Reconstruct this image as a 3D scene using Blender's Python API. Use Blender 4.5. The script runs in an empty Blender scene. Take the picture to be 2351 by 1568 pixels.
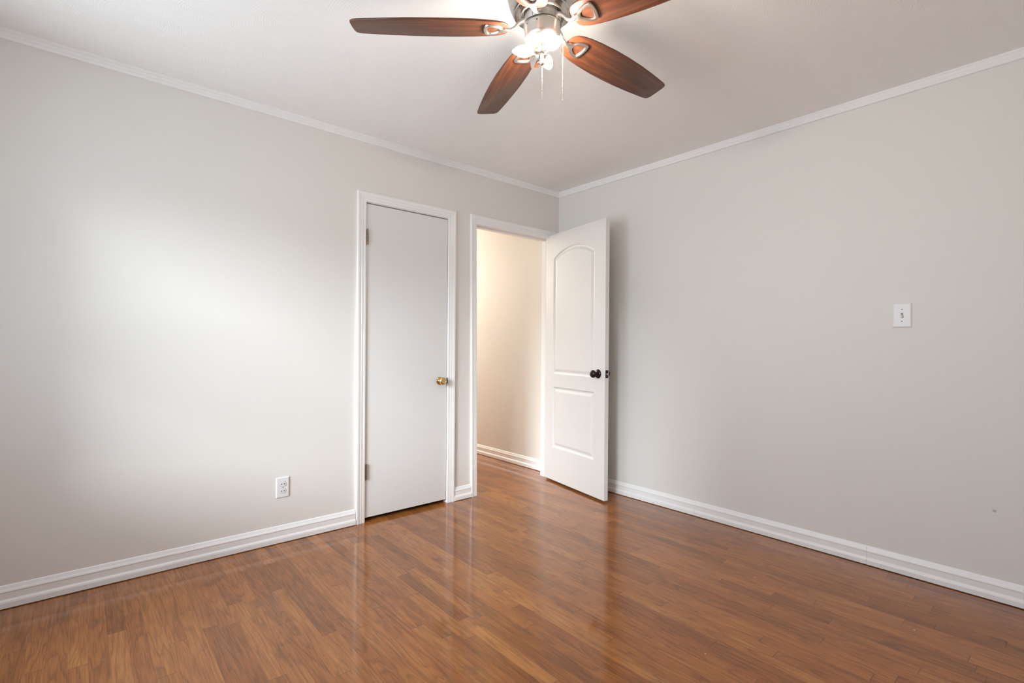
import bpy, bmesh, math, random
from mathutils import Vector, Matrix, geometry
random.seed(7)
S = bpy.context.scene
COL = S.collection
PI = math.pi

# ------------------------------------------------------------------ camera
W, H = 2351, 1568
CAM = Vector((-3.1032, -2.9842, 1.1265))
YAW, ROLL, F_PX = 0.7132, 0.0077, 1142.78
cd = bpy.data.cameras.new('camera')
cam = bpy.data.objects.new('camera', cd)
COL.objects.link(cam)
S.camera = cam
cd.sensor_fit = 'HORIZONTAL'
cd.sensor_width = 36.0
cd.lens = 36.0 * F_PX / W
cd.shift_y = (792.26 - H / 2) / W
cd.clip_start = 0.05
fwd = Vector((math.sin(YAW), math.cos(YAW), 0))
rgt = Vector((math.cos(YAW), -math.sin(YAW), 0))
upv = Vector((0, 0, 1))
r2 = rgt * math.cos(ROLL) + upv * math.sin(ROLL)
u2 = -rgt * math.sin(ROLL) + upv * math.cos(ROLL)
cam.matrix_world = Matrix(((r2.x, u2.x, -fwd.x, CAM.x), (r2.y, u2.y, -fwd.y, CAM.y),
                           (r2.z, u2.z, -fwd.z, CAM.z), (0, 0, 0, 1)))

# ------------------------------------------------------------------ exposure
S.view_settings.view_transform = 'Standard'
S.view_settings.look = 'None'
S.view_settings.gamma = 1.0
S.view_settings.use_curve_mapping = False
S.view_settings.exposure = 0.24
S.cycles.max_bounces = 14
S.cycles.diffuse_bounces = 10
S.cycles.glossy_bounces = 6
S.cycles.sample_clamp_indirect = 6.0
S.cycles.caustics_reflective = False
S.cycles.caustics_refractive = False

# ------------------------------------------------------------------ daylight
ROOM_X, ROOM_Y, CEIL = -3.75, -3.45, 2.44
WINDOWS = [(-1.66, -0.38), (-2.52, -1.82)]         # y ranges in the window wall
WIN_Z = (0.62, 2.06)
BACK_WINDOW = None
SKY_UP, SKY_DOWN, SIDE_DIM = 5.5, 6.0, 0.28
SUN_POWER, SUN_ANGLE = 3.7, 22
SUN_DIR = Vector((1, 0.47, -0.33))
BULB_POWER = 240.0
HALL_POWER = 49.0

wd = bpy.data.worlds.new('sky')
S.world = wd
wd.use_nodes = True
nt = wd.node_tree
bg = nt.nodes['Background']
tc = nt.nodes.new('ShaderNodeTexCoord')
sx = nt.nodes.new('ShaderNodeSeparateXYZ')
nt.links.new(tc.outputs['Generated'], sx.inputs[0])
mr = nt.nodes.new('ShaderNodeMapRange')
mr.inputs['From Min'].default_value = -0.05
mr.inputs['From Max'].default_value = 0.12
nt.links.new(sx.outputs['Z'], mr.inputs['Value'])
mx = nt.nodes.new('ShaderNodeMix')
mx.data_type = 'RGBA'
mx.inputs['A'].default_value = (0.83 * SKY_DOWN, 0.94 * SKY_DOWN, 1.02 * SKY_DOWN, 1)
mx.inputs['B'].default_value = (0.76 * SKY_UP, 0.92 * SKY_UP, 1.06 * SKY_UP, 1)
nt.links.new(mr.outputs[0], mx.inputs['Factor'])
# sky bright straight out from the windows, dimmed either side to shape the daylight
def wm(op, a, b=None):
    nd = nt.nodes.new('ShaderNodeMath')
    nd.operation = op
    for i, v in enumerate((a, b)):
        if v is None:
            continue
        if hasattr(v, 'is_output'):
            nt.links.new(v, nd.inputs[i])
        else:
            nd.inputs[i].default_value = v
    return nd.outputs[0]


hyp = wm('SQRT', wm('ADD', wm('MULTIPLY', sx.outputs['X'], sx.outputs['X']), wm('ADD', wm('MULTIPLY', sx.outputs['Y'], sx.outputs['Y']), 1e-4)))
caz = wm('DIVIDE', wm('MULTIPLY', sx.outputs['X'], -1.0), hyp)
gt = nt.nodes.new('ShaderNodeMapRange')
gt.interpolation_type = 'SMOOTHSTEP'
gt.inputs['From Min'].default_value = 0.60
gt.inputs['From Max'].default_value = 0.88
gt.inputs['To Min'].default_value = SIDE_DIM
nt.links.new(caz, gt.inputs['Value'])
nt.links.new(mx.outputs['Result'], bg.inputs['Color'])
nt.links.new(gt.outputs[0], bg.inputs['Strength'])

sl = bpy.data.lights.new('hazy_sun', 'SUN')
sl.energy = SUN_POWER
sl.angle = math.radians(SUN_ANGLE)
sl.color = (0.90, 0.975, 1.0)
so = bpy.data.objects.new('hazy_sun', sl)
COL.objects.link(so)
so.location = (-8, -5, 5)
so.rotation_euler = SUN_DIR.to_track_quat('-Z', 'Y').to_euler()


def portal(loc, direction, sxx, syy):
    l = bpy.data.lights.new('window_portal', 'AREA')
    l.shape = 'RECTANGLE'
    l.size, l.size_y = sxx, syy
    l.cycles.is_portal = True
    o = bpy.data.objects.new('window_portal', l)
    COL.objects.link(o)
    o.location = loc
    o.rotation_euler = Vector(direction).to_track_quat('-Z', 'Y').to_euler()


wz, wh = (WIN_Z[0] + WIN_Z[1]) / 2, WIN_Z[1] - WIN_Z[0]
for a, b in WINDOWS:
    portal((ROOM_X - 0.10, (a + b) / 2, wz), (1, 0, 0), b - a, wh)
if BACK_WINDOW:
    portal(((BACK_WINDOW[0] + BACK_WINDOW[1]) / 2, ROOM_Y - 0.10, wz), (0, 1, 0), BACK_WINDOW[1] - BACK_WINDOW[0], wh)

hl = bpy.data.lights.new('hall_lamp', 'POINT')
hl.energy = HALL_POWER
hl.color = (1.0, 0.94, 0.85)
hl.shadow_soft_size = 0.10
ho = bpy.data.objects.new('hall_lamp', hl)
COL.objects.link(ho)
ho.location = (-0.50, 2.60, 2.00)


# ------------------------------------------------------------------ node helpers
class NT:
    def __init__(self, name):
        self.m = bpy.data.materials.new(name)
        self.m.use_nodes = True
        self.t = self.m.node_tree
        self.b = self.t.nodes['Principled BSDF']

    def n(self, typ, **kw):
        nd = self.t.nodes.new(typ)
        for k, v in kw.items():
            setattr(nd, k, v)
        return nd

    def l(self, a, b):
        self.t.links.new(a, b)

    def put(self, sock, v):
        if hasattr(v, 'is_output'):
            self.l(v, sock)
        else:
            sock.default_value = v

    def math(self, op, a, b=0.0, c=0.0):
        nd = self.n('ShaderNodeMath', operation=op)
        for i, v in enumerate((a, b, c)):
            self.put(nd.inputs[i], v)
        return nd.outputs[0]

    def mix(self, f, a, b, blend='MIX'):
        nd = self.n('ShaderNodeMix', data_type='RGBA', blend_type=blend)
        self.put(nd.inputs['Factor'], f)
        for s, v in (('A', a), ('B', b)):
            if isinstance(v, tuple):
                v = v if len(v) == 4 else v + (1,)
            self.put(nd.inputs[s], v)
        return nd.outputs['Result']

    def xyz(self, x, y, z):
        nd = self.n('ShaderNodeCombineXYZ')
        for i, v in enumerate((x, y, z)):
            self.put(nd.inputs[i], v)
        return nd.outputs[0]

    def obj(self):
        return self.n('ShaderNodeTexCoord').outputs['Object']

    def sep(self, v):
        nd = self.n('ShaderNodeSeparateXYZ')
        self.l(v, nd.inputs[0])
        return nd.outputs

    def noise(self, vec, scale, detail=3, rough=0.5, dist=0.0):
        nd = self.n('ShaderNodeTexNoise')
        self.l(vec, nd.inputs['Vector'])
        nd.inputs['Scale'].default_value = scale
        nd.inputs['Detail'].default_value = detail
        nd.inputs['Roughness'].default_value = rough
        nd.inputs['Distortion'].default_value = dist
        return nd.outputs['Fac']

    def wn(self, v, dim='1D'):
        nd = self.n('ShaderNodeTexWhiteNoise', noise_dimensions=dim)
        self.put(nd.inputs['W' if dim == '1D' else 'Vector'], v)
        return nd.outputs['Value']

    def ramp(self, f, stops):
        nd = self.n('ShaderNodeValToRGB')
        e = nd.color_ramp.elements
        while len(e) < len(stops):
            e.new(0.5)
        for el, (p, c) in zip(e, stops):
            el.position = p
            el.color = c + (1,)
        self.put(nd.inputs[0], f)
        return nd.outputs[0]

    def bump(self, h, strength, dist, prev=None):
        nd = self.n('ShaderNodeBump')
        self.l(h, nd.inputs['Height'])
        nd.inputs['Strength'].default_value = strength
        nd.inputs['Distance'].default_value = dist
        if prev is not None:
            self.l(prev, nd.inputs['Normal'])
        return nd.outputs[0]

    def set(self, **kw):
        for k, v in kw.items():
            k = k.replace('_', ' ')
            if isinstance(v, tuple) and len(v) == 3:
                v = v + (1,)
            self.put(self.b.inputs[k], v)
        return self.m


def paint(name, color, rough=0.5, peel=0.12, marks=None, seams=()):
    t = NT(name)
    o = t.obj()
    c = t.mix(t.noise(o, 1.3, 2), tuple(x * 0.985 for x in color), tuple(min(1, x * 1.01) for x in color))
    h = t.noise(o, 260, 2, 0.6)
    h = t.math('ADD', h, t.math('MULTIPLY', t.noise(o, 40, 2), 0.8))
    s = t.sep(o)
    for y in seams:
        d = t.math('ABSOLUTE', t.math('ADD', s[1], -y))
        k = t.math('SUBTRACT', 1.0, t.math('MINIMUM', t.math('MULTIPLY', d, 160), 1.0))
        h = t.math('ADD', h, t.math('MULTIPLY', k, 1.6))
    for p in (marks or ()):
        v = t.n('ShaderNodeVectorMath', operation='DISTANCE')
        t.l(o, v.inputs[0])
        v.inputs[1].default_value = p
        dd = t.math('ADD', v.outputs['Value'], t.math('MULTIPLY', t.math('ADD', t.noise(o, 120, 2), -0.5), 0.008))
        k = t.math('SUBTRACT', 1.0, t.math('MINIMUM', t.math('MULTIPLY', dd, 110), 1.0))
        c = t.mix(t.math('MULTIPLY', k, 0.75), c, (0.22, 0.18, 0.15))
    return t.set(Base_Color=c, Roughness=rough, Normal=t.bump(h, peel, 0.0015))


def ceiling_material():
    t = NT('swirled_ceiling_plaster')
    o = t.obj()
    w = t.n('ShaderNodeVectorMath', operation='ADD')
    nz = t.n('ShaderNodeTexNoise')
    t.l(o, nz.inputs['Vector'])
    nz.inputs['Scale'].default_value = 5.0
    nz.inputs['Detail'].default_value = 2
    sc = t.n('ShaderNodeVectorMath', operation='SCALE')
    t.l(nz.outputs['Color'], sc.inputs[0])
    sc.inputs['Scale'].default_value = 0.05
    t.l(o, w.inputs[0])
    t.l(sc.outputs[0], w.inputs[1])
    hs = None
    for scale, off in ((4.2, 0.0), (3.4, 7.3)):
        mp = t.n('ShaderNodeMapping')
        t.l(w.outputs[0], mp.inputs[0])
        mp.inputs['Location'].default_value = (off, off * 1.7, 0)
        v = t.n('ShaderNodeTexVoronoi', voronoi_dimensions='2D')
        t.l(mp.outputs[0], v.inputs['Vector'])
        v.inputs['Scale'].default_value = scale
        v.inputs['Randomness'].default_value = 1.0
        d = v.outputs['Distance']
        r = t.math('SINE', t.math('MULTIPLY', d, 2 * PI * 24))
        r2_ = t.math('SINE', t.math('MULTIPLY', d, 2 * PI * 53))
        h = t.math('ADD', r, t.math('MULTIPLY', r2_, 0.6))
        h = t.math('MULTIPLY', h, t.noise(o, 6.0, 2))
        hs = h if hs is None else t.math('ADD', hs, t.math('MULTIPLY', h, 0.5))
    hs = t.math('ADD', hs, t.math('MULTIPLY', t.noise(o, 150, 2), 0.5))
    return t.set(Base_Color=(0.875, 0.874, 0.868), Roughness=0.75, Normal=t.bump(hs, 0.24, 0.0014))


def floor_material():
    t = NT('oak_strip_flooring')
    o = t.obj()
    s = t.sep(o)
    u = t.math('DIVIDE', s[0], 0.057)
    row = t.math('FLOOR', u)
    fu = t.math('FRACT', u)
    r1 = t.wn(row)
    r2_ = t.wn(t.math('ADD', row, 91.37))
    ln = t.math('ADD', 0.42, t.math('MULTIPLY', r2_, 0.75))
    v = t.math('ADD', t.math('DIVIDE', s[1], ln), t.math('MULTIPLY', r1, 17.0))
    colm = t.math('FLOOR', v)
    fv = t.math('FRACT', v)
    pid = t.wn(t.xyz(row, colm, 0.5), '3D')
    pid2 = t.wn(t.xyz(row, colm, 7.5), '3D')
    pid3 = t.wn(t.xyz(colm, row, 3.5), '3D')
    # figure: long growth rings, shifted and skewed for each strip
    gx = t.math('ADD', t.math('MULTIPLY', s[0], 1.0), t.math('MULTIPLY', pid, 23.0))
    gy = t.math('ADD', t.math('MULTIPLY', s[1], 0.085), t.math('MULTIPLY', pid2, 11.0))
    fig = t.noise(t.xyz(gx, gy, t.math('MULTIPLY', pid3, 9.0)), 12.0, 2, 0.45, 0.2)
    ring = t.math('FRACT', t.math('MULTIPLY', fig, t.math('ADD', 9.0, t.math('MULTIPLY', pid2, 9.0))))
    ring = t.ramp(ring, [(0.48, (0, 0, 0)), (0.88, (1, 1, 1)), (0.96, (0.1, 0.1, 0.1))])
    pore = t.noise(t.xyz(gx, t.math('MULTIPLY', s[1], 0.022), pid3), 420.0, 3, 0.65)
    streak = t.noise(t.xyz(gx, t.math('MULTIPLY', s[1], 0.035), pid), 75.0, 4, 0.62)
    patch = t.noise(t.xyz(gx, t.math('MULTIPLY', s[1], 0.35), pid2), 9.0, 3, 0.6)
    tone = t.math('ADD', t.math('MULTIPLY', pid, 0.26), t.math('MULTIPLY', streak, 0.34))
    tone = t.math('ADD', tone, t.math('MULTIPLY', patch, 0.44))
    base = t.ramp(tone, [(0.30, (0.190, 0.062, 0.0135)), (0.46, (0.295, 0.101, 0.0220)),
                         (0.60, (0.385, 0.142, 0.0330)), (0.82, (0.500, 0.210, 0.0580))])
    base = t.mix(t.math('MULTIPLY', pid3, 0.30), base, (0.38, 0.122, 0.032))
    c = t.mix(t.math('MULTIPLY', ring, 0.48), base, t.mix(0.62, base, (0.03, 0.010, 0.004)))
    pm = t.ramp(pore, [(0.46, (0, 0, 0)), (0.60, (1, 1, 1))])
    c = t.mix(t.math('MULTIPLY', pm, 0.58), c, t.mix(0.5, c, (0.02, 0.008, 0.004)))
    # dark worn blotches
    bl = t.ramp(t.noise(t.xyz(s[0], t.math('MULTIPLY', s[1], 0.45), pid3), 9.0, 4, 0.65, 0.4), [(0.58, (0, 0, 0)), (0.74, (1, 1, 1))])
    c = t.mix(t.math('MULTIPLY', bl, 0.55), c, (0.060, 0.030, 0.016))
    # seams
    eu = t.math('MULTIPLY', t.math('MINIMUM', fu, t.math('SUBTRACT', 1.0, fu)), 0.057)
    ev = t.math('MULTIPLY', t.math('MINIMUM', fv, t.math('SUBTRACT', 1.0, fv)), ln)
    gu = t.math('SUBTRACT', 1.0, t.math('MINIMUM', t.math('DIVIDE', eu, 0.0009), 1.0))
    gv = t.math('SUBTRACT', 1.0, t.math('MINIMUM', t.math('DIVIDE', ev, 0.0016), 1.0))
    gap = t.math('MAXIMUM', t.math('MULTIPLY', gu, 0.45), gv)
    c = t.mix(t.math('MULTIPLY', gap, 0.8), c, (0.025, 0.010, 0.005))
    # pale specks
    sp = t.n('ShaderNodeTexVoronoi')
    t.l(o, sp.inputs['Vector'])
    sp.inputs['Scale'].default_value = 3.4
    k = t.math('LESS_THAN', sp.outputs['Distance'], 0.011)
    c = t.mix(t.math('MULTIPLY', k, 0.7), c, (0.75, 0.66, 0.55))
    h = t.math('ADD', t.math('MULTIPLY', gap, -1.0), t.math('MULTIPLY', pore, 0.10))
    nrm = t.bump(h, 0.35, 0.0008)
    wav = t.math('ADD', t.noise(t.xyz(s[0], t.math('MULTIPLY', s[1], 0.25), 0.0), 16.0, 2), t.math('MULTIPLY', t.noise(o, 90, 2), 0.05))
    cn = t.bump(wav, 0.20, 0.0024)
    cn = t.bump(t.math('MULTIPLY', gap, -1.0), 0.2, 0.0006, cn)
    return t.set(Base_Color=c, Roughness=0.42, Normal=nrm, Coat_Weight=1.0, Coat_Roughness=0.085,
                 Coat_IOR=1.40, Coat_Normal=cn, Specular_IOR_Level=0.06)


def blade_material():
    t = NT('walnut_fan_blade')
    o = t.obj()
    s = t.sep(o)
    v = t.xyz(t.math('MULTIPLY', s[0], 0.07), s[1], s[2])
    fig = t.noise(v, 60, 3, 0.55, 0.5)
    fine = t.noise(v, 420, 2, 0.6)
    c = t.ramp(fig, [(0.30, (0.075, 0.024, 0.011)), (0.55, (0.150, 0.048, 0.020)), (0.75, (0.235, 0.082, 0.034))])
    c = t.mix(t.math('MULTIPLY', fine, 0.55), c, t.mix(0.6, c, (0.03, 0.010, 0.005)))
    dust = t.ramp(t.noise(o, 55, 4, 0.8), [(0.60, (0, 0, 0)), (0.80, (1, 1, 1))])
    c = t.mix(t.math('MULTIPLY', dust, 0.18), c, (0.35, 0.26, 0.20))
    return t.set(Base_Color=c, Roughness=0.34, Specular_IOR_Level=0.5)


def simple(name, color, rough, metal=0.0, scuff=0.06, **kw):
    t = NT(name)
    o = t.obj()
    n_ = t.noise(o, 90, 3)
    c = t.mix(n_, tuple(x * (1 - scuff) for x in color), tuple(min(1, x * (1 + scuff)) for x in color))
    return t.set(Base_Color=c, Roughness=rough, Metallic=metal, **kw)


M_WALL_R = paint('greige_wall_paint', (0.740, 0.726, 0.698), 0.55, marks=[(0, -2.715, 0.399)], seams=(-2.239, -1.292))
M_WALL = paint('greige_wall_paint_plain', (0.740, 0.726, 0.698), 0.55)
M_HALL = paint('cream_hall_paint', (0.74, 0.715, 0.675), 0.6)
M_TRIM = paint('white_trim_paint', (0.85, 0.85, 0.85), 0.35, 0.05)
M_DOOR = paint('white_door_paint', (0.73, 0.73, 0.725), 0.38, 0.05)
M_CEIL = ceiling_material()
M_FLOOR = floor_material()
M_BLADE = blade_material()
M_NICKEL = simple('brushed_nickel', (0.66, 0.63, 0.59), 0.20, 1.0)
M_NICKEL2 = simple('satin_nickel', (0.62, 0.58, 0.53), 0.32, 1.0)
M_BLACK = simple('black_rubber', (0.03, 0.025, 0.022), 0.5)
M_BRONZE = simple('oil_rubbed_bronze', (0.040, 0.030, 0.026), 0.24, 0.85)
M_BRASS = simple('polished_brass', (0.78, 0.60, 0.30), 0.14, 1.0)
M_HINGE = simple('aged_brass_hinge', (0.20, 0.145, 0.085), 0.36, 1.0, 0.4)
M_STEEL = simple('zinc_steel', (0.55, 0.55, 0.55), 0.3, 1.0)
M_PLATE = simple('white_plastic', (0.765, 0.765, 0.77), 0.30, 0.0, 0.01)
M_SCREW = simple('grey_painted_screw', (0.30, 0.29, 0.28), 0.5)
M_SLOT = simple('dark_slot', (0.04, 0.04, 0.045), 0.6)
M_DARK = simple('closet_shade', (0.10, 0.09, 0.08), 0.8)  # closet walls coloured dark to stand in for shade in the door gap
M_GLASS = NT('clear_bulb_glass').set(Base_Color=(1, 1, 1), Roughness=0.02, Transmission_Weight=1.0, IOR=1.45)
M_BULB = NT('lit_bulb_glass').set(Base_Color=(1, 0.95, 0.85), Roughness=0.3,
                                 Emission_Color=(1.0, 0.90, 0.79), Emission_Strength=BULB_POWER)


# ------------------------------------------------------------------ mesh helpers
def link(name, bm, mat, parent=None, smooth=False, sharp=None):
    bmesh.ops.recalc_face_normals(bm, faces=bm.faces[:])
    me = bpy.data.meshes.new(name)
    bm.to_mesh(me)
    bm.free()
    me.materials.append(mat)
    if smooth:
        me.polygons.foreach_set('use_smooth', [True] * len(me.polygons))
        me.set_sharp_from_angle(angle=math.radians(sharp or 40))
    o = bpy.data.objects.new(name, me)
    COL.objects.link(o)
    if parent:
        o.parent = parent
    return o


def empty(name, loc):
    o = bpy.data.objects.new(name, None)
    o.empty_display_size = 0.1
    COL.objects.link(o)
    o.location = loc
    return o


def tag(o, label=None, cat=None, group=None, kind=None):
    if label: o['label'] = label
    if cat: o['category'] = cat
    if group: o['group'] = group
    if kind: o['kind'] = kind
    return o


def box(bm, x0, x1, y0, y1, z0, z1, bev=0.0):
    t = bmesh.new()
    bmesh.ops.create_cube(t, size=1)
    for v in t.verts:
        v.co = Vector(((x0 + x1) / 2 + v.co.x * (x1 - x0), (y0 + y1) / 2 + v.co.y * (y1 - y0), (z0 + z1) / 2 + v.co.z * (z1 - z0)))
    if bev:
        bmesh.ops.bevel(t, geom=t.edges[:], offset=bev, segments=2, profile=0.5, affect='EDGES')
    merge(bm, t)
    return bm


def merge(bm, t, mat=None):
    if mat is not None:
        bmesh.ops.transform(t, matrix=mat, verts=t.verts[:])
    me = bpy.data.meshes.new('tmp')
    t.to_mesh(me)
    t.free()
    bm.from_mesh(me)
    bpy.data.meshes.remove(me)


def lathe(bm, prof, mat=None, seg=48, cap=True):
    """prof: list of (r, z) revolved about the z axis."""
    t = bmesh.new()
    rings = []
    for r, z in prof:
        if r < 1e-6:
            rings.append([t.verts.new((0, 0, z))])
        else:
            rings.append([t.verts.new((r * math.cos(2 * PI * k / seg), r * math.sin(2 * PI * k / seg), z)) for k in range(seg)])
    for a, b in zip(rings, rings[1:]):
        for k in range(seg):
            k2 = (k + 1) % seg
            if len(a) == 1 and len(b) == 1:
                continue
            if len(a) == 1:
                t.faces.new((a[0], b[k], b[k2]))
            elif len(b) == 1:
                t.faces.new((a[k], b[0], a[k2]))
            else:
                t.faces.new((a[k], b[k], b[k2], a[k2]))
    if cap:
        for r in (rings[0], rings[-1]):
            if len(r) > 1:
                t.faces.new(r)
    bmesh.ops.recalc_face_normals(t, faces=t.faces[:])
    merge(bm, t, mat)
    return bm


def tube(bm, pts, radii, seg=12):
    pts = [Vector(p) for p in pts]
    rings = []
    ref = Vector((0, 0, 1))
    for i, p in enumerate(pts):
        d = (pts[min(i + 1, len(pts) - 1)] - pts[max(i - 1, 0)]).normalized()
        rf = ref if abs(d.dot(ref)) < 0.95 else Vector((1, 0, 0))
        a = d.cross(rf).normalized()
        b = a.cross(d).normalized()
        rx, rz = radii[i] if isinstance(radii[i], tuple) else (radii[i], radii[i])
        rings.append([bm.verts.new(p + a * rx * math.cos(2 * PI * k / seg) + b * rz * math.sin(2 * PI * k / seg)) for k in range(seg)])
    for a, b in zip(rings, rings[1:]):
        for k in range(seg):
            bm.faces.new((a[k], b[k], b[(k + 1) % seg], a[(k + 1) % seg]))
    bm.faces.new(rings[0])
    bm.faces.new(rings[-1])
    return bm


def sweep(bm, stations, closed_profile=True):
    """stations: lists of matching points; makes a closed-section strip with end caps."""
    rows = [[bm.verts.new(p) for p in st] for st in stations]
    n = len(rows[0])
    for a, b in zip(rows, rows[1:]):
        for k in range(n):
            bm.faces.new((a[k], b[k], b[(k + 1) % n], a[(k + 1) % n]))
    bm.faces.new(rows[0])
    bm.faces.new(rows[-1][::-1])
    return bm


def cells(bm, us, vs, hole, place, t0, t1):
    """solid slab of cells on a u-v grid with some cells left open; place(u, v, t) -> point."""
    nu, nv = len(us) - 1, len(vs) - 1
    solid = lambda i, j: 0 <= i < nu and 0 <= j < nv and not hole((us[i] + us[i + 1]) / 2, (vs[j] + vs[j + 1]) / 2)
    cache = {}

    def V(i, j, t):
        k = (i, j, t)
        if k not in cache:
            cache[k] = bm.verts.new(place(us[i], vs[j], t))
        return cache[k]
    for i in range(nu):
        for j in range(nv):
            if not solid(i, j):
                continue
            bm.faces.new((V(i, j, t0), V(i + 1, j, t0), V(i + 1, j + 1, t0), V(i, j + 1, t0)))
            bm.faces.new((V(i, j, t1), V(i, j + 1, t1), V(i + 1, j + 1, t1), V(i + 1, j, t1)))
            for di, dj, a, b in ((-1, 0, (i, j), (i, j + 1)), (1, 0, (i + 1, j), (i + 1, j + 1)), (0, -1, (i, j), (i + 1, j)), (0, 1, (i, j + 1), (i + 1, j + 1))):
                if not solid(i + di, j + dj):
                    bm.faces.new((V(*a, t0), V(*b, t0), V(*b, t1), V(*a, t1)))
    return bm


def struct(name, bm, mat, label=None, parent=None, smooth=False):
    o = link(name, bm, mat, parent, smooth)
    o['kind'] = 'structure'
    if label: o['label'] = label
    return o


# ------------------------------------------------------------------ room shell
WT = 0.115
struct('floor', box(bmesh.new(), -3.9, 0.2, -3.6, 3.6, -0.08, 0.0), M_FLOOR, 'glossy reddish brown oak strip floor running into the hall')
struct('ceiling', box(bmesh.new(), -3.9, 0.2, -3.6, 3.6, CEIL, CEIL + 0.1), M_CEIL, 'white plaster ceiling combed in swirls')

CL = (-1.765, -1.117, 2.032)      # closet opening
EN = (-0.905, -0.066, 2.038)      # entry opening
bm = cells(bmesh.new(), [ROOM_X - 0.12, CL[0], CL[1], EN[0], EN[1], 0.0], [0, CL[2], EN[2], CEIL],
           lambda x, z: (CL[0] < x < CL[1] and z < CL[2]) or (EN[0] < x < EN[1] and z < EN[2]),
           lambda u, v, t: (u, t, v), 0.0, WT)
struct('wall_left', bm, M_WALL, 'pale greige wall with the two doorways')
struct('wall_right', box(bmesh.new(), 0.0, 0.15, ROOM_Y - 0.12, WT - 0.001, 0, CEIL), M_WALL_R, 'pale greige wall with the light switch')
if BACK_WINDOW:
    bm = cells(bmesh.new(), [ROOM_X - 0.12, BACK_WINDOW[0], BACK_WINDOW[1], 0.0], [0, WIN_Z[0], WIN_Z[1], CEIL],
               lambda x, z: BACK_WINDOW[0] < x < BACK_WINDOW[1] and WIN_Z[0] < z < WIN_Z[1],
               lambda u, v, t: (u, t, v), ROOM_Y, ROOM_Y - 0.12)
else:
    bm = box(bmesh.new(), ROOM_X - 0.12, 0, ROOM_Y - 0.12, ROOM_Y, 0, CEIL)
struct('wall_back', bm, M_WALL)
ys = sorted({ROOM_Y, 0.0} | {y for w in WINDOWS for y in w})
bm = cells(bmesh.new(), ys, [0, WIN_Z[0], WIN_Z[1], CEIL],
           lambda y, z: WIN_Z[0] < z < WIN_Z[1] and any(a < y < b for a, b in WINDOWS),
           lambda u, v, t: (t, u, v), ROOM_X, ROOM_X - 0.12)
struct('wall_window', bm, M_WALL)


def window(name, place, a, b):
    """double-hung sash frame in an opening a..b; place(u, t, z) -> box corner mapping."""
    bm = bmesh.new()
    z0, z1 = WIN_Z
    zm = 1.38

    def bar(u0, u1, t0, t1, q0, q1):
        p, q = place(u0, t0), place(u1, t1)
        box(bm, min(p[0], q[0]), max(p[0], q[0]), min(p[1], q[1]), max(p[1], q[1]), q0, q1)
    for u0, u1 in ((a, a + 0.045), (b - 0.045, b)):
        bar(u0, u1, 0.03, 0.10, z0, z1)
    for q0, q1 in ((z0, z0 + 0.05), (zm - 0.022, zm + 0.022), (z1 - 0.045, z1)):
        bar(a + 0.045, b - 0.045, 0.04, 0.09, q0, q1)
    return struct(name, bm, M_TRIM)


for k, (a, b) in enumerate(WINDOWS):
    window('window_%d' % (k + 1), lambda u, t: (ROOM_X - t, u), a, b)
if BACK_WINDOW:
    window('window_3', lambda u, t: (u, ROOM_Y - t), *BACK_WINDOW)

# unseen wall added only to block the low sun from the back window
if BACK_WINDOW:
    struct('wall_sun_block', box(bmesh.new(), -3.25, -3.15, -6.2, ROOM_Y - 0.121, -0.1, 2.7), M_TRIM)

# hall and closet behind the left wall
HX = 0.02
struct('wall_hall', box(bmesh.new(), HX, 0.15, WT, 3.4, 0, CEIL), M_HALL, 'cream hall wall seen through the open doorway')
struct('wall_hall_far', box(bmesh.new(), -1.0, 0.15, 3.4, 3.5, 0, CEIL), M_HALL)
struct('wall_hall_left', box(bmesh.new(), -1.07, -1.0, WT, 3.4, 0, CEIL), M_HALL)
struct('wall_closet', box(box(bmesh.new(), -1.95, -1.88, WT, 0.8, 0, CEIL), -1.88, -1.07, 0.73, 0.8, 0, CEIL), M_DARK)

# ------------------------------------------------------------------ mouldings
BASE = [(0, 0), (0.019, 0), (0.019, 0.022), (0.017, 0.029), (0.013, 0.033), (0.0115, 0.036), (0.0115, 0.062), (0.0135, 0.066),
        (0.0125, 0.071), (0.0085, 0.078), (0.006, 0.085), (0.004, 0.090), (0.0, 0.093)]
CROWN = [(0, 0), (0.011, 0.0), (0.013, 0.003), (0.013, 0.012), (0.0105, 0.0145), (0.0105, 0.017), (0.0135, 0.020), (0.0135, 0.029),
         (0.011, 0.0315), (0.011, 0.034), (0.0145, 0.037), (0.0145, 0.046), (0, 0.046)]


def run_x(name, x0, x1, prof, z0, y=0.0, sgn=-1, mitre0=0, mitre1=0, label=None, gaps=()):
    bm = bmesh.new()
    cuts = [x0] + [g for q in gaps for g in (q - 0.0006, q + 0.0006)] + [x1]
    for i in range(0, len(cuts), 2):
        a, b = cuts[i], cuts[i + 1]
        ma = mitre0 if i == 0 else 0
        mb = mitre1 if i + 2 == len(cuts) else 0
        sweep(bm, [[(a + ma * d, y + sgn * d, z0 + h) for d, h in prof], [(b - mb * d, y + sgn * d, z0 + h) for d, h in prof]])
    return struct(name, bm, M_TRIM, label)


def run_y(name, y0, y1, prof, z0, x=0.0, sgn=-1, mitre1=0, label=None, gaps=()):
    bm = bmesh.new()
    cuts = [y0] + [g for q in gaps for g in (q - 0.0005, q + 0.0005)] + [y1]
    for i in range(0, len(cuts), 2):
        a, b = cuts[i], cuts[i + 1]
        mb = mitre1 if i + 2 == len(cuts) else 0
        sweep(bm, [[(x + sgn * d, a, z0 + h) for d, h in prof], [(x + sgn * d, b - mb * d, z0 + h) for d, h in prof]])
    return struct(name, bm, M_TRIM, label)


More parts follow.
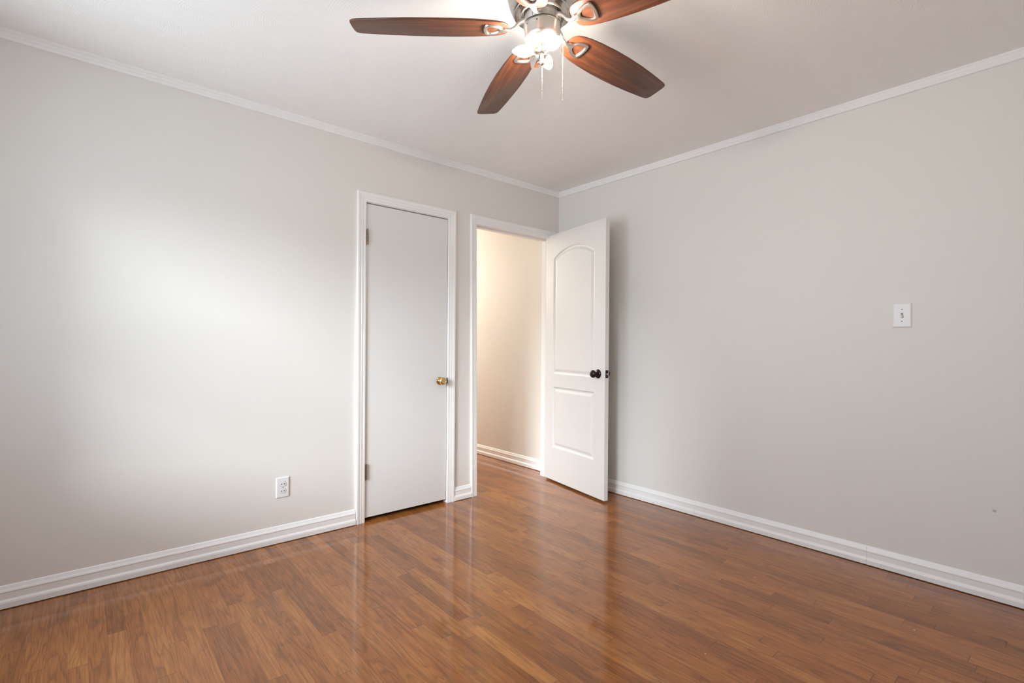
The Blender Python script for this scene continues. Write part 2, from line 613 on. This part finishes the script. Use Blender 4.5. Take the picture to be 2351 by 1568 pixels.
run_x('baseboard_left', ROOM_X, -1.8085, BASE, 0.004, label='long white baseboard left of the closet door')
run_x('baseboard_middle', -1.072, -0.9205, BASE, 0.004, label='short white baseboard between the two door casings')
run_y('baseboard_right', ROOM_Y, -0.001, BASE, 0.004, gaps=(-2.239, -1.278), label='white baseboard along the wall with the light switch')
run_y('baseboard_hall', WT, 3.4, BASE, 0.004, x=HX, label='cream lit baseboard in the hall')
ZC = CEIL - 0.0462
run_x('trim_1', ROOM_X, 0.0, CROWN, ZC, mitre1=1, label='narrow reeded white crown strip above the doors')
run_y('trim_2', ROOM_Y, 0.0, CROWN, ZC, mitre1=1, label='narrow reeded white crown strip above the light switch wall')
run_x('baseboard_back', ROOM_X, 0.0, BASE, 0.004, y=ROOM_Y, sgn=1)
run_y('baseboard_window', ROOM_Y, 0.0, BASE, 0.004, x=ROOM_X, sgn=1)

CASING = [(0.0, 0), (0.0, 0.009), (0.003, 0.0115), (0.014, 0.0125), (0.0165, 0.0100), (0.019, 0.0125), (0.031, 0.0145), (0.0335, 0.0120),
          (0.036, 0.0145), (0.047, 0.017), (0.0565, 0.017), (0.0585, 0.014), (0.0585, 0)]


def casing(name, xlb, xlt, xrt, xrb, zt, wl, wt, wr, label):
    bm = bmesh.new()
    k = 0.0585
    st = []
    for x, z, ox, oz in ((xlb, 0.0005, -wl / k, 0), (xlt, zt, -wl / k, wt / k), (xrt, zt, wr / k, wt / k), (xrb, 0.0005, wr / k, 0)):
        st.append([(x + a * ox, -b, z + a * oz) for a, b in CASING])
    sweep(bm, st)
    return struct(name, bm, M_TRIM, label)


casing('trim_3', -1.7460, -1.7495, -1.1325, -1.1310, 2.0245, 0.0585, 0.0585, 0.0600, 'fluted white casing round the closed closet door')
casing('trim_4', -0.8640, -0.8850, -0.0905, -0.0905, 2.0240, 0.0530, 0.0660, 0.0385, 'fluted white casing round the open hall doorway')


def jamb(name, xl, xlt, xr, zt, hole, label, stop=None):
    bm = bmesh.new()
    y0, y1 = 0.0005, WT
    for pts in ([(hole[0] + 0.0004, 0.0004), (xl, 0.0004), (xlt, zt), (hole[0] + 0.0004, zt)],
                [(hole[1] - 0.0004, 0.0004), (hole[1] - 0.0004, zt), (xr, zt), (xr, 0.0004)],
                [(hole[0] + 0.0004, zt), (hole[1] - 0.0004, zt), (hole[1] - 0.0004, hole[2] - 0.0004), (hole[0] + 0.0004, hole[2] - 0.0004)]):
        a = [bm.verts.new((x, y0, z)) for x, z in pts]
        b = [bm.verts.new((x, y1, z)) for x, z in pts]
        bm.faces.new(a)
        bm.faces.new(b[::-1])
        for i in range(4):
            bm.faces.new((a[i], a[(i + 1) % 4], b[(i + 1) % 4], b[i]))
    if stop:
        s0, s1, th = stop
        box(bm, xlt, xlt + th, s0, s1, 0.0004, zt, 0.001)
        box(bm, xr - th, xr, s0, s1, 0.0004, zt, 0.001)
        box(bm, xlt + th, xr - th, s0, s1, zt - th, zt, 0.001)
    return struct(name, bm, M_TRIM, label)


jamb('trim_5', -1.7485, -1.7520, -1.1285, 2.0215, CL, 'white jamb behind the closet door')
ej = jamb('trim_6', -0.8680, -0.8890, -0.0865, 2.0300, EN, 'white jamb of the open hall doorway', (0.055, 0.095, 0.011))
# strike plate on the latch side jamb
bm = bmesh.new()
box(bm, -0.8795, -0.8660, 0.004, 0.034, 0.900, 0.957, 0.0008)
tag(link('strike_plate', bm, M_BRONZE, ej), 'small dark strike plate')

# ------------------------------------------------------------------ closet door (closed)
DX0, DX1, DZ0, DZ1 = -1.7445, -1.1345, 0.026, 2.0150
d1 = struct('door_1', box(bmesh.new(), DX0, DX1, 0.0, 0.035, DZ0, DZ1, 0.0012), M_DOOR, 'plain flat white closet door with brass knob')


def hinge(parent, x, y, z0, z1, mat):
    bm = bmesh.new()
    n = 5
    for k in range(n):
        a = z0 + (z1 - z0) * k / n
        b = z0 + (z1 - z0) * (k + 1) / n
        lathe(bm, [(0.0045, a + 0.0004), (0.0062, a + 0.0009), (0.0062, b - 0.0009), (0.0045, b - 0.0004)], Matrix.Translation((x, y, 0)), 16)
    lathe(bm, [(0.0, z1 + 0.004), (0.004, z1 + 0.0035), (0.0048, z1 + 0.001), (0.0045, z1 - 0.002), (0, z1 - 0.002)], Matrix.Translation((x, y, 0)), 16, False)
    lathe(bm, [(0.0, z0 - 0.003), (0.004, z0 - 0.0025), (0.0048, z0), (0.0045, z0 + 0.002), (0, z0 + 0.002)], Matrix.Translation((x, y, 0)), 16, False)
    box(bm, x - 0.0045, x - 0.0005, y, 0.004, z0 + 0.001, z1 - 0.001)
    box(bm, x + 0.0005, x + 0.0035, y, 0.002, z0 + 0.001, z1 - 0.001)
    return link('hinge', bm, mat, parent, True)


for z0, z1 in ((1.757, 1.850), (0.270, 0.365)):
    tag(hinge(d1, -1.7425, -0.0095, z0, z1, M_HINGE), 'aged brass hinge')
# brass knob: axis along -y
KX, KZ = -1.1930, 0.8720
to_y = lambda x, y, z: Matrix.Translation((x, y, z)) @ Matrix.Rotation(PI / 2, 4, 'X')
bm = bmesh.new()
lathe(bm, [(0, 0.0), (0.027, 0.0), (0.029, 0.002), (0.0285, 0.005), (0.024, 0.0085), (0.017, 0.0105), (0.0125, 0.013), (0.0125, 0.024), (0.0, 0.024)], to_y(KX, 0.0, KZ), 40, False)
rose = link('knob_rose', bm, M_BRASS, d1, True)
bm = bmesh.new()
lathe(bm, [(0.0, 0.018), (0.0125, 0.020), (0.020, 0.026), (0.0255, 0.033), (0.0275, 0.041), (0.0265, 0.049), (0.022, 0.0545), (0.0185, 0.0555),
           (0.0175, 0.0545), (0.0, 0.0535)], to_y(KX, 0.0, KZ), 40, False)
tag(link('door_knob', bm, M_BRASS, d1, True), 'polished brass knob')
bm = bmesh.new()
box(bm, -1.1335, -1.1318, -0.0105, 0.004, 0.852, 0.892, 0.0006)
cs = link('strike_plate', bm, M_HINGE, bpy.data.objects['trim_3'])

# ------------------------------------------------------------------ entry door (open)
HC = Vector((-0.1290, 0.0200, 0))
DV = Vector((-0.1845, -0.9828, 0)).normalized()
DN = Vector((-DV.y, DV.x, 0))                # points to the back of the door
DW, DT, EZ0, EZ1 = 0.7604, 0.034, 0.015, 2.046
DM = Matrix(((DV.x, DN.x, 0, HC.x), (DV.y, DN.y, 0, HC.y), (0, 0, 1, 0), (0, 0, 0, 1)))   # local: x along, y back, z up


def arch_loop(x0, x1, z0, zs, rise, inset, n=28):
    """panel outline, counter-clockwise, inset inward; rise > 0 gives a segmental arched head."""
    w = x1 - x0
    if rise <= 0:
        return [(x0 + inset, z0 + inset), (x1 - inset, z0 + inset), (x1 - inset, zs - inset), (x0 + inset, zs - inset)]
    R = (w * w / 4 + rise * rise) / (2 * rise)
    cx, cz = (x0 + x1) / 2, zs + rise - R
    Ri = R - inset
    hw = w / 2 - inset
    a = math.asin(min(1, hw / Ri))
    pts = [(x0 + inset, z0 + inset), (x1 - inset, z0 + inset)]
    for k in range(n + 1):
        t = a - 2 * a * k / n
        pts.append((cx + Ri * math.sin(t), cz + Ri * math.cos(t)))
    return pts


PANELS = [dict(x0=0.112, x1=0.638, z0=0.893, zs=1.842, rise=0.075), dict(x0=0.112, x1=0.638, z0=0.288, zs=0.786, rise=0)]
STEPS = [(0.0, 0.0), (0.003, 0.0030), (0.009, 0.0065), (0.016, 0.0078), (0.020, 0.0078), (0.036, 0.0026), (0.042, 0.0016)]


def door_face(bm, y, sgn):
    """front/back skin with moulded panels; depth goes into the slab."""
    outer = [(0, EZ0), (DW, EZ0), (DW, EZ1), (0, EZ1)]
    verts, edges = [], []

    def add(loop):
        b = len(verts)
        verts.extend(Vector(p) for p in loop)
        edges.extend((b + i, b + (i + 1) % len(loop)) for i in range(len(loop)))
    add(outer)
    loops0 = [arch_loop(inset=0.0, **p) for p in PANELS]
    for lp in loops0:
        add(lp)
    vo, eo, fo, _, _, _ = geometry.delaunay_2d_cdt(verts, edges, [], 0, 1e-6)

    def inside(pt, lp):
        c = False
        for i in range(len(lp)):
            (xa, za), (xb, zb) = lp[i], lp[i - 1]
            if (za > pt[1]) != (zb > pt[1]) and pt[0] < (xb - xa) * (pt[1] - za) / (zb - za) + xa:
                c = not c
        return c
    bv = [bm.verts.new((p.x, y, p.y)) for p in vo]
    for f in fo:
        c = sum((Vector(vo[i]) for i in f), Vector((0, 0))) / len(f)
        if any(inside(c, lp) for lp in loops0):
            continue
        bm.faces.new([bv[i] for i in f])
    for p in PANELS:
        prev = None
        for ins, dep in STEPS:
            lp = arch_loop(inset=ins, **p)
            cur = [bm.verts.new((x, y + sgn * dep, z)) for x, z in lp]
            if prev:
                for i in range(len(cur)):
                    j = (i + 1) % len(cur)
                    bm.faces.new((prev[i], prev[j], cur[j], cur[i]))
            prev = cur
        bm.faces.new(prev)


bm = bmesh.new()
door_face(bm, 0.0, 1)
door_face(bm, DT, -1)
fr = [bm.verts.new((x, 0, z)) for x, z in ((0, EZ0), (DW, EZ0), (DW, EZ1), (0, EZ1))]
bk = [bm.verts.new((x, DT, z)) for x, z in ((0, EZ0), (DW, EZ0), (DW, EZ1), (0, EZ1))]
for i in range(4):
    j = (i + 1) % 4
    bm.faces.new((fr[i], fr[j], bk[j], bk[i]))
bmesh.ops.remove_doubles(bm, verts=bm.verts[:], dist=1e-5)
bmesh.ops.transform(bm, matrix=DM, verts=bm.verts[:])
d2 = struct('door_2', bm, M_DOOR, 'open white two panel door with arched top and dark knob')

LKX, LKZ = 0.686, 0.922
for side in (0, 1):
    rot = Matrix.Rotation(PI / 2, 4, 'X') if side == 0 else Matrix.Rotation(-PI / 2, 4, 'X')
    mt = DM @ Matrix.Translation((LKX, 0 if side == 0 else DT, LKZ)) @ rot
    bm = bmesh.new()
    lathe(bm, [(0, 0.0), (0.0325, 0.0), (0.0335, 0.002), (0.032, 0.006), (0.027, 0.010), (0.018, 0.013), (0.013, 0.016), (0.012, 0.024), (0.0, 0.024)], mt, 40, False)
    link('knob_rose', bm, M_BRONZE, d2, True)
    bm = bmesh.new()
    lathe(bm, [(0.0, 0.020), (0.012, 0.022), (0.0165, 0.030), (0.023, 0.036), (0.0275, 0.044), (0.0275, 0.052), (0.024, 0.059), (0.016, 0.0635),
               (0.008, 0.065), (0.0, 0.0652)], mt, 40, False)
    tag(link('door_knob', bm, M_BRONZE, d2, True), 'dark bronze round knob')
# latch plate and bolt on the free edge
bm = bmesh.new()
box(bm, DW - 0.0005, DW + 0.0014, 0.005, 0.029, 0.895, 0.951, 0.0005)
bmesh.ops.transform(bm, matrix=DM, verts=bm.verts[:])
lp = tag(link('latch_plate', bm, M_BRONZE, d2), 'dark latch plate')
bm = bmesh.new()
lathe(bm, [(0.0, 0.012), (0.0045, 0.0115), (0.0078, 0.009), (0.0085, 0.004), (0.0085, 0.0)], DM @ Matrix.Translation((DW + 0.001, 0.0175, 0.923)) @ Matrix.Rotation(PI / 2, 4, 'Y'), 24, True)
tag(link('latch_bolt', bm, M_STEEL, lp, True), 'bright steel latch bolt')
for zc in (0.28, 1.03, 1.80):
    bm = bmesh.new()
    lathe(bm, [(0.0, zc - 0.046), (0.0055, zc - 0.045), (0.0055, zc + 0.045), (0.0, zc + 0.046)], Matrix.Translation((-0.0902, 0.0055, 0)), 12, False)
    link('hinge', bm, M_BRONZE, d2, True)

# ------------------------------------------------------------------ outlet on the left wall
OX, OZ = -2.2350, 0.3100
ou = tag(empty('wall_outlet', (OX, 0, OZ)), 'white duplex power outlet low on the left wall', 'outlet')


def plate(bm, w, h, t, bev, into):
    """bevelled cover plate: local x right, y out of the wall (negative), z up"""
    rows = []
    for ins, d in ((0, 0), (0, t * 0.35), (bev * 0.35, t * 0.8), (bev, t), ):
        rows.append([(-w / 2 + ins, -d, -h / 2 + ins), (w / 2 - ins, -d, -h / 2 + ins), (w / 2 - ins, -d, h / 2 - ins), (-w / 2 + ins, -d, h / 2 - ins)])
    sweep(bm, rows)
    return bm


link('cover_plate', plate(bmesh.new(), 0.0705, 0.1145, 0.0055, 0.005, None), M_PLATE, ou)


def receptacle(zc):
    bm = bmesh.new()
    rows = []
    for rad, d in ((0.0168, 0.0035), (0.0168, 0.0062), (0.0160, 0.0072)):
        pts = []
        for k in range(40):
            a = 2 * PI * k / 40
            pts.append((rad * math.cos(a), -d, zc + max(-rad * 0.80, min(rad * 0.80, rad * math.sin(a)))))
        rows.append(pts)
    sweep(bm, rows)
    r = link('receptacle', bm, M_PLATE, ou, True, 35)
    ring = bmesh.new()
    n = 48
    st = [[], []]
    vi = [ring.verts.new((0.0168 * math.cos(2 * PI * k / n), -0.00565, zc + max(-.01345, min(.01345, 0.0168 * math.sin(2 * PI * k / n))))) for k in range(n)]
    vo = [ring.verts.new((0.0177 * math.cos(2 * PI * k / n), -0.00565, zc + max(-.0143, min(.0143, 0.0177 * math.sin(2 * PI * k / n))))) for k in range(n)]
    for k in range(n):
        ring.faces.new((vi[k], vi[(k + 1) % n], vo[(k + 1) % n], vo[k]))
    link('gap_ring', ring, M_SLOT, r)
    for s in (-1, 1):
        b2 = bmesh.new()
        box(b2, s * 0.0062 - 0.0013, s * 0.0062 + 0.0013, -0.0075, -0.0065, zc - 0.0048, zc + 0.0048)
        box(b2, min(s * 0.0062, s * 0.0118), max(s * 0.0062, s * 0.0118), -0.0075, -0.0065, zc - 0.0011, zc + 0.0011)
        tag(link('slot', b2, M_SLOT, r), 'dark tee shaped slot')


for zc in (0.0195, -0.0195):
    receptacle(zc)
bm = bmesh.new()
lathe(bm, [(0.0, 0.0072), (0.0022, 0.0068), (0.0030, 0.0058), (0.0030, 0.004)], Matrix.Rotation(PI / 2, 4, 'X'), 20, True)
link('screw', bm, M_STEEL, ou, True)

# ------------------------------------------------------------------ light switch on the right wall
SY, SZ = -2.3775, 1.2900
sw = tag(empty('light_switch', (0, SY, SZ)), 'white toggle light switch on the right wall', 'light switch')
sw.rotation_euler = (0, 0, -PI / 2)       # local -y faces -x
link('cover_plate', plate(bmesh.new(), 0.0770, 0.1215, 0.0060, 0.0060, None), M_PLATE, sw)
bm = bmesh.new()
box(bm, -0.0052, 0.0052, -0.0064, -0.0056, -0.0122, 0.0122)
tag(link('toggle_slot', bm, simple('grey_slot', (0.28, 0.27, 0.26), 0.5), sw), 'grey toggle slot')
bm = bmesh.new()
box(bm, -0.0042, 0.0042, -0.0185, -0.005, -0.0050, 0.0050, 0.0012)
bmesh.ops.transform(bm, matrix=Matrix.Rotation(math.radians(24), 4, 'X'), verts=bm.verts[:])
link('toggle', bm, M_PLATE, sw)
for z in (0.0300, -0.0300):
    bm = bmesh.new()
    lathe(bm, [(0.0, 0.0070), (0.0024, 0.0068), (0.0032, 0.0060), (0.0032, 0.004)], Matrix.Translation((0, 0, z)) @ Matrix.Rotation(PI / 2, 4, 'X'), 20, True)
    tag(link('screw', bm, M_SCREW, sw, True), 'small grey screw')

# ------------------------------------------------------------------ ceiling fan
FX, FY, BZ = -1.8884, -1.7294, 2.2241
fan = tag(empty('ceiling_fan', (FX, FY, CEIL)), 'five blade walnut ceiling fan with nickel motor and lit bare bulbs', 'ceiling fan')
Z = lambda z: z - CEIL
bm = bmesh.new()
lathe(bm, [(r, Z(z)) for r, z in ((0, 2.4395), (0.080, 2.4395), (0.084, 2.425), (0.100, 2.412), (0.118, 2.398), (0.1245, 2.375), (0.1245, 2.345), (0.120, 2.325),
                                  (0.1105, 2.300), (0.1040, 2.287), (0.1005, 2.283), (0.0975, 2.283), (0.0960, 2.286), (0.0945, 2.291), (0.089, 2.288), (0.083, 2.279),
                                  (0.079, 2.274), (0.0745, 2.273), (0.0735, 2.277), (0.072, 2.292), (0.0, 2.292))], None, 72, False)
link('motor_housing', bm, M_NICKEL, fan, True, 50)
bm = bmesh.new()
lathe(bm, [(r, Z(z)) for r, z in ((0.0, 2.2915), (0.0655, 2.2915), (0.0655, 2.2475), (0.0640, 2.2455), (0.0, 2.2455))], None, 64, False)
fw = link('flywheel', bm, M_NICKEL2, fan, True, 40)
for k in range(5):
    a = math.radians(15.03 + 36 - 72 * k)
    bm = bmesh.new()
    box(bm, 0.0648, 0.0660, -0.0006, 0.0006, Z(2.247), Z(2.283))
    bmesh.ops.transform(bm, matrix=Matrix.Rotation(a, 4, 'Z'), verts=bm.verts[:])
    tag(link('seam', bm, M_BLACK, fw), 'dark seam')
bm = bmesh.new()
lathe(bm, [(r, Z(z)) for r, z in ((0.0, 2.2458), (0.0662, 2.2458), (0.0670, 2.2435), (0.0662, 2.2412), (0.0, 2.2412))], None, 64, False)
tag(link('gasket_ring', bm, M_BLACK, fan, True), 'black ring above the switch housing')
bm = bmesh.new()
lathe(bm, [(r, Z(z)) for r, z in ((0.0, 2.2415), (0.0635, 2.2415), (0.0640, 2.2395), (0.0630, 2.2370), (0.0630, 2.205), (0.0615, 2.197), (0.0575, 2.190), (0.050, 2.1855),
                                  (0.036, 2.182), (0.018, 2.1805), (0.0, 2.1805))], None, 64, False)
cup = link('switch_housing', bm, M_NICKEL2, fan, True, 50)
for a in (-110, -150, 10):
    bm = bmesh.new()
    lathe(bm, [(0.0, 0.0022), (0.0018, 0.0018), (0.0026, 0.0), (0.0026, -0.002)], Matrix.Rotation(math.radians(a) - YAW, 4, 'Z') @ Matrix.Translation((0.063, 0, Z(2.231))) @ Matrix.Rotation(PI / 2, 4, 'Y'), 14, True)
    link('screw', bm, M_BRONZE, cup, True)
# stem, sockets and finial
LZ = 2.158
bm = bmesh.new()
lathe(bm, [(r, Z(z)) for r, z in ((0.0, 2.184), (0.012, 2.184), (0.012, 2.176), (0.008, 2.173), (0.008, 2.168), (0.0145, 2.165), (0.016, 2.158), (0.0145, 2.150), (0.007, 2.147),
                                  (0.006, 2.126), (0.0085, 2.122), (0.0095, 2.116), (0.0075, 2.110), (0.003, 2.106), (0.0, 2.1055))], None, 32, False)
link('light_stem', bm, M_NICKEL2, fan, True, 50)
BULB = [(0.0, 0.000), (0.0095, 0.000), (0.0105, 0.004), (0.0150, 0.012), (0.0188, 0.022), (0.0200, 0.032), (0.0188, 0.043), (0.0150, 0.055), (0.0098, 0.066), (0.0045, 0.074), (0.0, 0.0765)]
basis = Matrix(((rgt.x, fwd.x, 0, 0), (rgt.y, fwd.y, 0, 0), (0, 0, 1, 0), (0, 0, 0, 1)))
for ang, lit, tilt in ((181, True, 2), (-54, True, 3), (70, True, 4), (107, False, 4)):
    mt = basis @ Matrix.Translation((0, 0, Z(LZ))) @ Matrix.Rotation(math.radians(ang), 4, 'Z') @ Matrix.Rotation(PI / 2 + math.radians(tilt), 4, 'Y')
    bm = bmesh.new()
    lathe(bm, [(0.0, 0.010), (0.0095, 0.010), (0.0110, 0.014), (0.0112, 0.025), (0.0122, 0.026), (0.0122, 0.0295), (0.0, 0.0295)], mt, 28, False)
    sk = link('bulb_socket', bm, M_NICKEL2, fan, True)
    bm = bmesh.new()
    lathe(bm, BULB, mt @ Matrix.Translation((0, 0, 0.0285)), 32, False)
    tag(link('bulb', bm, M_BULB if lit else M_GLASS, sk, True, 60), 'glowing torpedo bulb' if lit else 'clear unlit torpedo bulb')


def chain(x, y, z0, z1):
    bm = bmesh.new()
    n = int((z0 - z1) / 0.0042)
    for k in range(n + 1):
        t = bmesh.new()
        bmesh.ops.create_icosphere(t, subdivisions=1, radius=0.0016)
        merge(bm, t, Matrix.Translation((x, y, Z(z0 - 0.0042 * k))))
    tube(bm, [(x, y, Z(z0)), (x, y, Z(z1))], [0.0005, 0.0005], 6)
    lathe(bm, [(0, 0.003), (0.0014, 0.002), (0.0018, 0.0), (0.0014, -0.002), (0, -0.003)], Matrix.Translation((x, y, Z(z1))), 10, False)
    return bm


link('pull_chain', chain(0, 0, 2.107, 1.984), M_NICKEL2, fan, True)
cx_ = rgt * 0.0725
ch = chain(cx_.x, cx_.y, 2.2085, 1.984)
p0 = rgt * 0.060
tube(ch, [(p0.x, p0.y, Z(2.2085)), (cx_.x, cx_.y, Z(2.2085))], [0.0028, 0.0022], 10)
link('pull_chain', ch, M_NICKEL2, fan, True)

# blades
R0, R1 = 0.118, 0.660
HALF = [(0.0, 0.0), (0.002, 0.016), (0.007, 0.028), (0.016, 0.0375), (0.034, 0.0460), (0.07, 0.0540), (0.13, 0.0605), (0.22, 0.0660), (0.36, 0.0705), (0.50, 0.0710), (0.64, 0.0685),
        (0.78, 0.0630), (0.90, 0.0565), (0.960, 0.0525), (0.982, 0.0490), (0.993, 0.0430), (0.998, 0.032), (1.0, 0.0)]


def blade_mesh():
    up = [(R0 + t * (R1 - R0), w) for t, w in HALF]
    dn = [(x, -w) for x, w in up[-2:0:-1]]
    out = up + dn
    cxm = sum(p[0] for p in out) / len(out)
    st = []
    for ins, z in ((0.0025, -0.0030), (0.0, -0.0015), (0.0, 0.0015), (0.0025, 0.0030)):
        pts = []
        for x, y in out:
            d = Vector((x - cxm, y))
            s = max(0.0, 1 - ins / max(d.length, 1e-6))
            pts.append((cxm + d.x * s, d.y * s, z))
        st.append(pts)
    return sweep(bmesh.new(), st)


def bracket_mesh():
    """stirrup-shaped plate under the blade with an open eye, plus the curved arm to the flywheel"""
    bm = bmesh.new()
    outer = [(0.122, 0.0085), (0.128, 0.0125), (0.134, 0.0115), (0.140, 0.0125), (0.150, 0.0195), (0.166, 0.0255), (0.182, 0.0290), (0.194, 0.0295), (0.200, 0.0260), (0.2045, 0.0140), (0.2060, 0.0)]
    inner = [(0.150, 0.0), (0.151, 0.0050), (0.155, 0.0090), (0.161, 0.0125), (0.168, 0.0155), (0.176, 0.0182), (0.184, 0.0195), (0.1895, 0.0185), (0.192, 0.0150), (0.1935, 0.008), (0.194, 0.0)]
    outer = [(x, y * (1.0 if x < 0.142 else 1.25)) for x, y in outer]
    inner = [(x, y * 1.3) for x, y in inner]
    rows = []
    for lp, ins in ((outer, 0), (inner, 0)):
        rows.append(lp + [(x, -y) for x, y in lp[::-1]])
    o_, i_ = rows
    m = len(o_)
    grid = {}
    for nm, lp in (('o', o_), ('i', i_)):
        for lvl, zz in enumerate((-0.0022, -0.0075, -0.0098)):
            sc = 1.0
            for k, (x, y) in enumerate(lp):
                if lvl == 2:
                    ox, oy = o_[k]; ix, iy = i_[k]
                    mx_, my_ = (ox + ix) / 2, (oy + iy) / 2
                    x, y = x + (mx_ - x) * 0.3, y + (my_ - y) * 0.3
                grid[nm, lvl, k] = bm.verts.new((x, y, zz))
    seq = [('o', 0), ('o', 1), ('o', 2), ('i', 2), ('i', 1), ('i', 0)]
    for k in range(m):
        k2 = (k + 1) % m
        for q in range(6):
            a, b = seq[q], seq[(q + 1) % 6]
            try:
                bm.faces.new((grid[a[0], a[1], k], grid[a[0], a[1], k2], grid[b[0], b[1], k2], grid[b[0], b[1], k]))
            except ValueError:
                pass
    return bm


PITCH, DROOP = math.radians(-11), math.radians(0.95)
for k in range(5):
    a = math.radians(141.293 - 72 * k)
    mt = Matrix.Rotation(a, 4, 'Z')
    ro = mt @ Matrix.Translation((0, 0, Z(BZ) + R1 * math.sin(DROOP))) @ Matrix.Rotation(DROOP, 4, 'Y') @ Matrix.Rotation(PITCH, 4, 'X')
    bl = link('fan_blade', blade_mesh(), M_BLADE, fan, True, 40)
    bl.matrix_basis = ro
    bm = bracket_mesh()
    bmesh.ops.transform(bm, matrix=ro, verts=bm.verts[:])
    p = [mt @ Vector(q) for q in ((0.060, 0, Z(2.262)), (0.074, 0, Z(2.259)), (0.086, 0, Z(2.249)), (0.098, 0, Z(2.234)), (0.112, 0, Z(2.2265)), (0.124, 0, Z(2.2265)), (0.136, 0, Z(2.2270)))]
    tube(bm, p, [(0.0125, 0.008), (0.0115, 0.0075), (0.009, 0.006), (0.0075, 0.0055), (0.0075, 0.0052), (0.010, 0.0050), (0.010, 0.004)], 14)
    link('blade_arm', bm, M_NICKEL2, fan, True, 45)
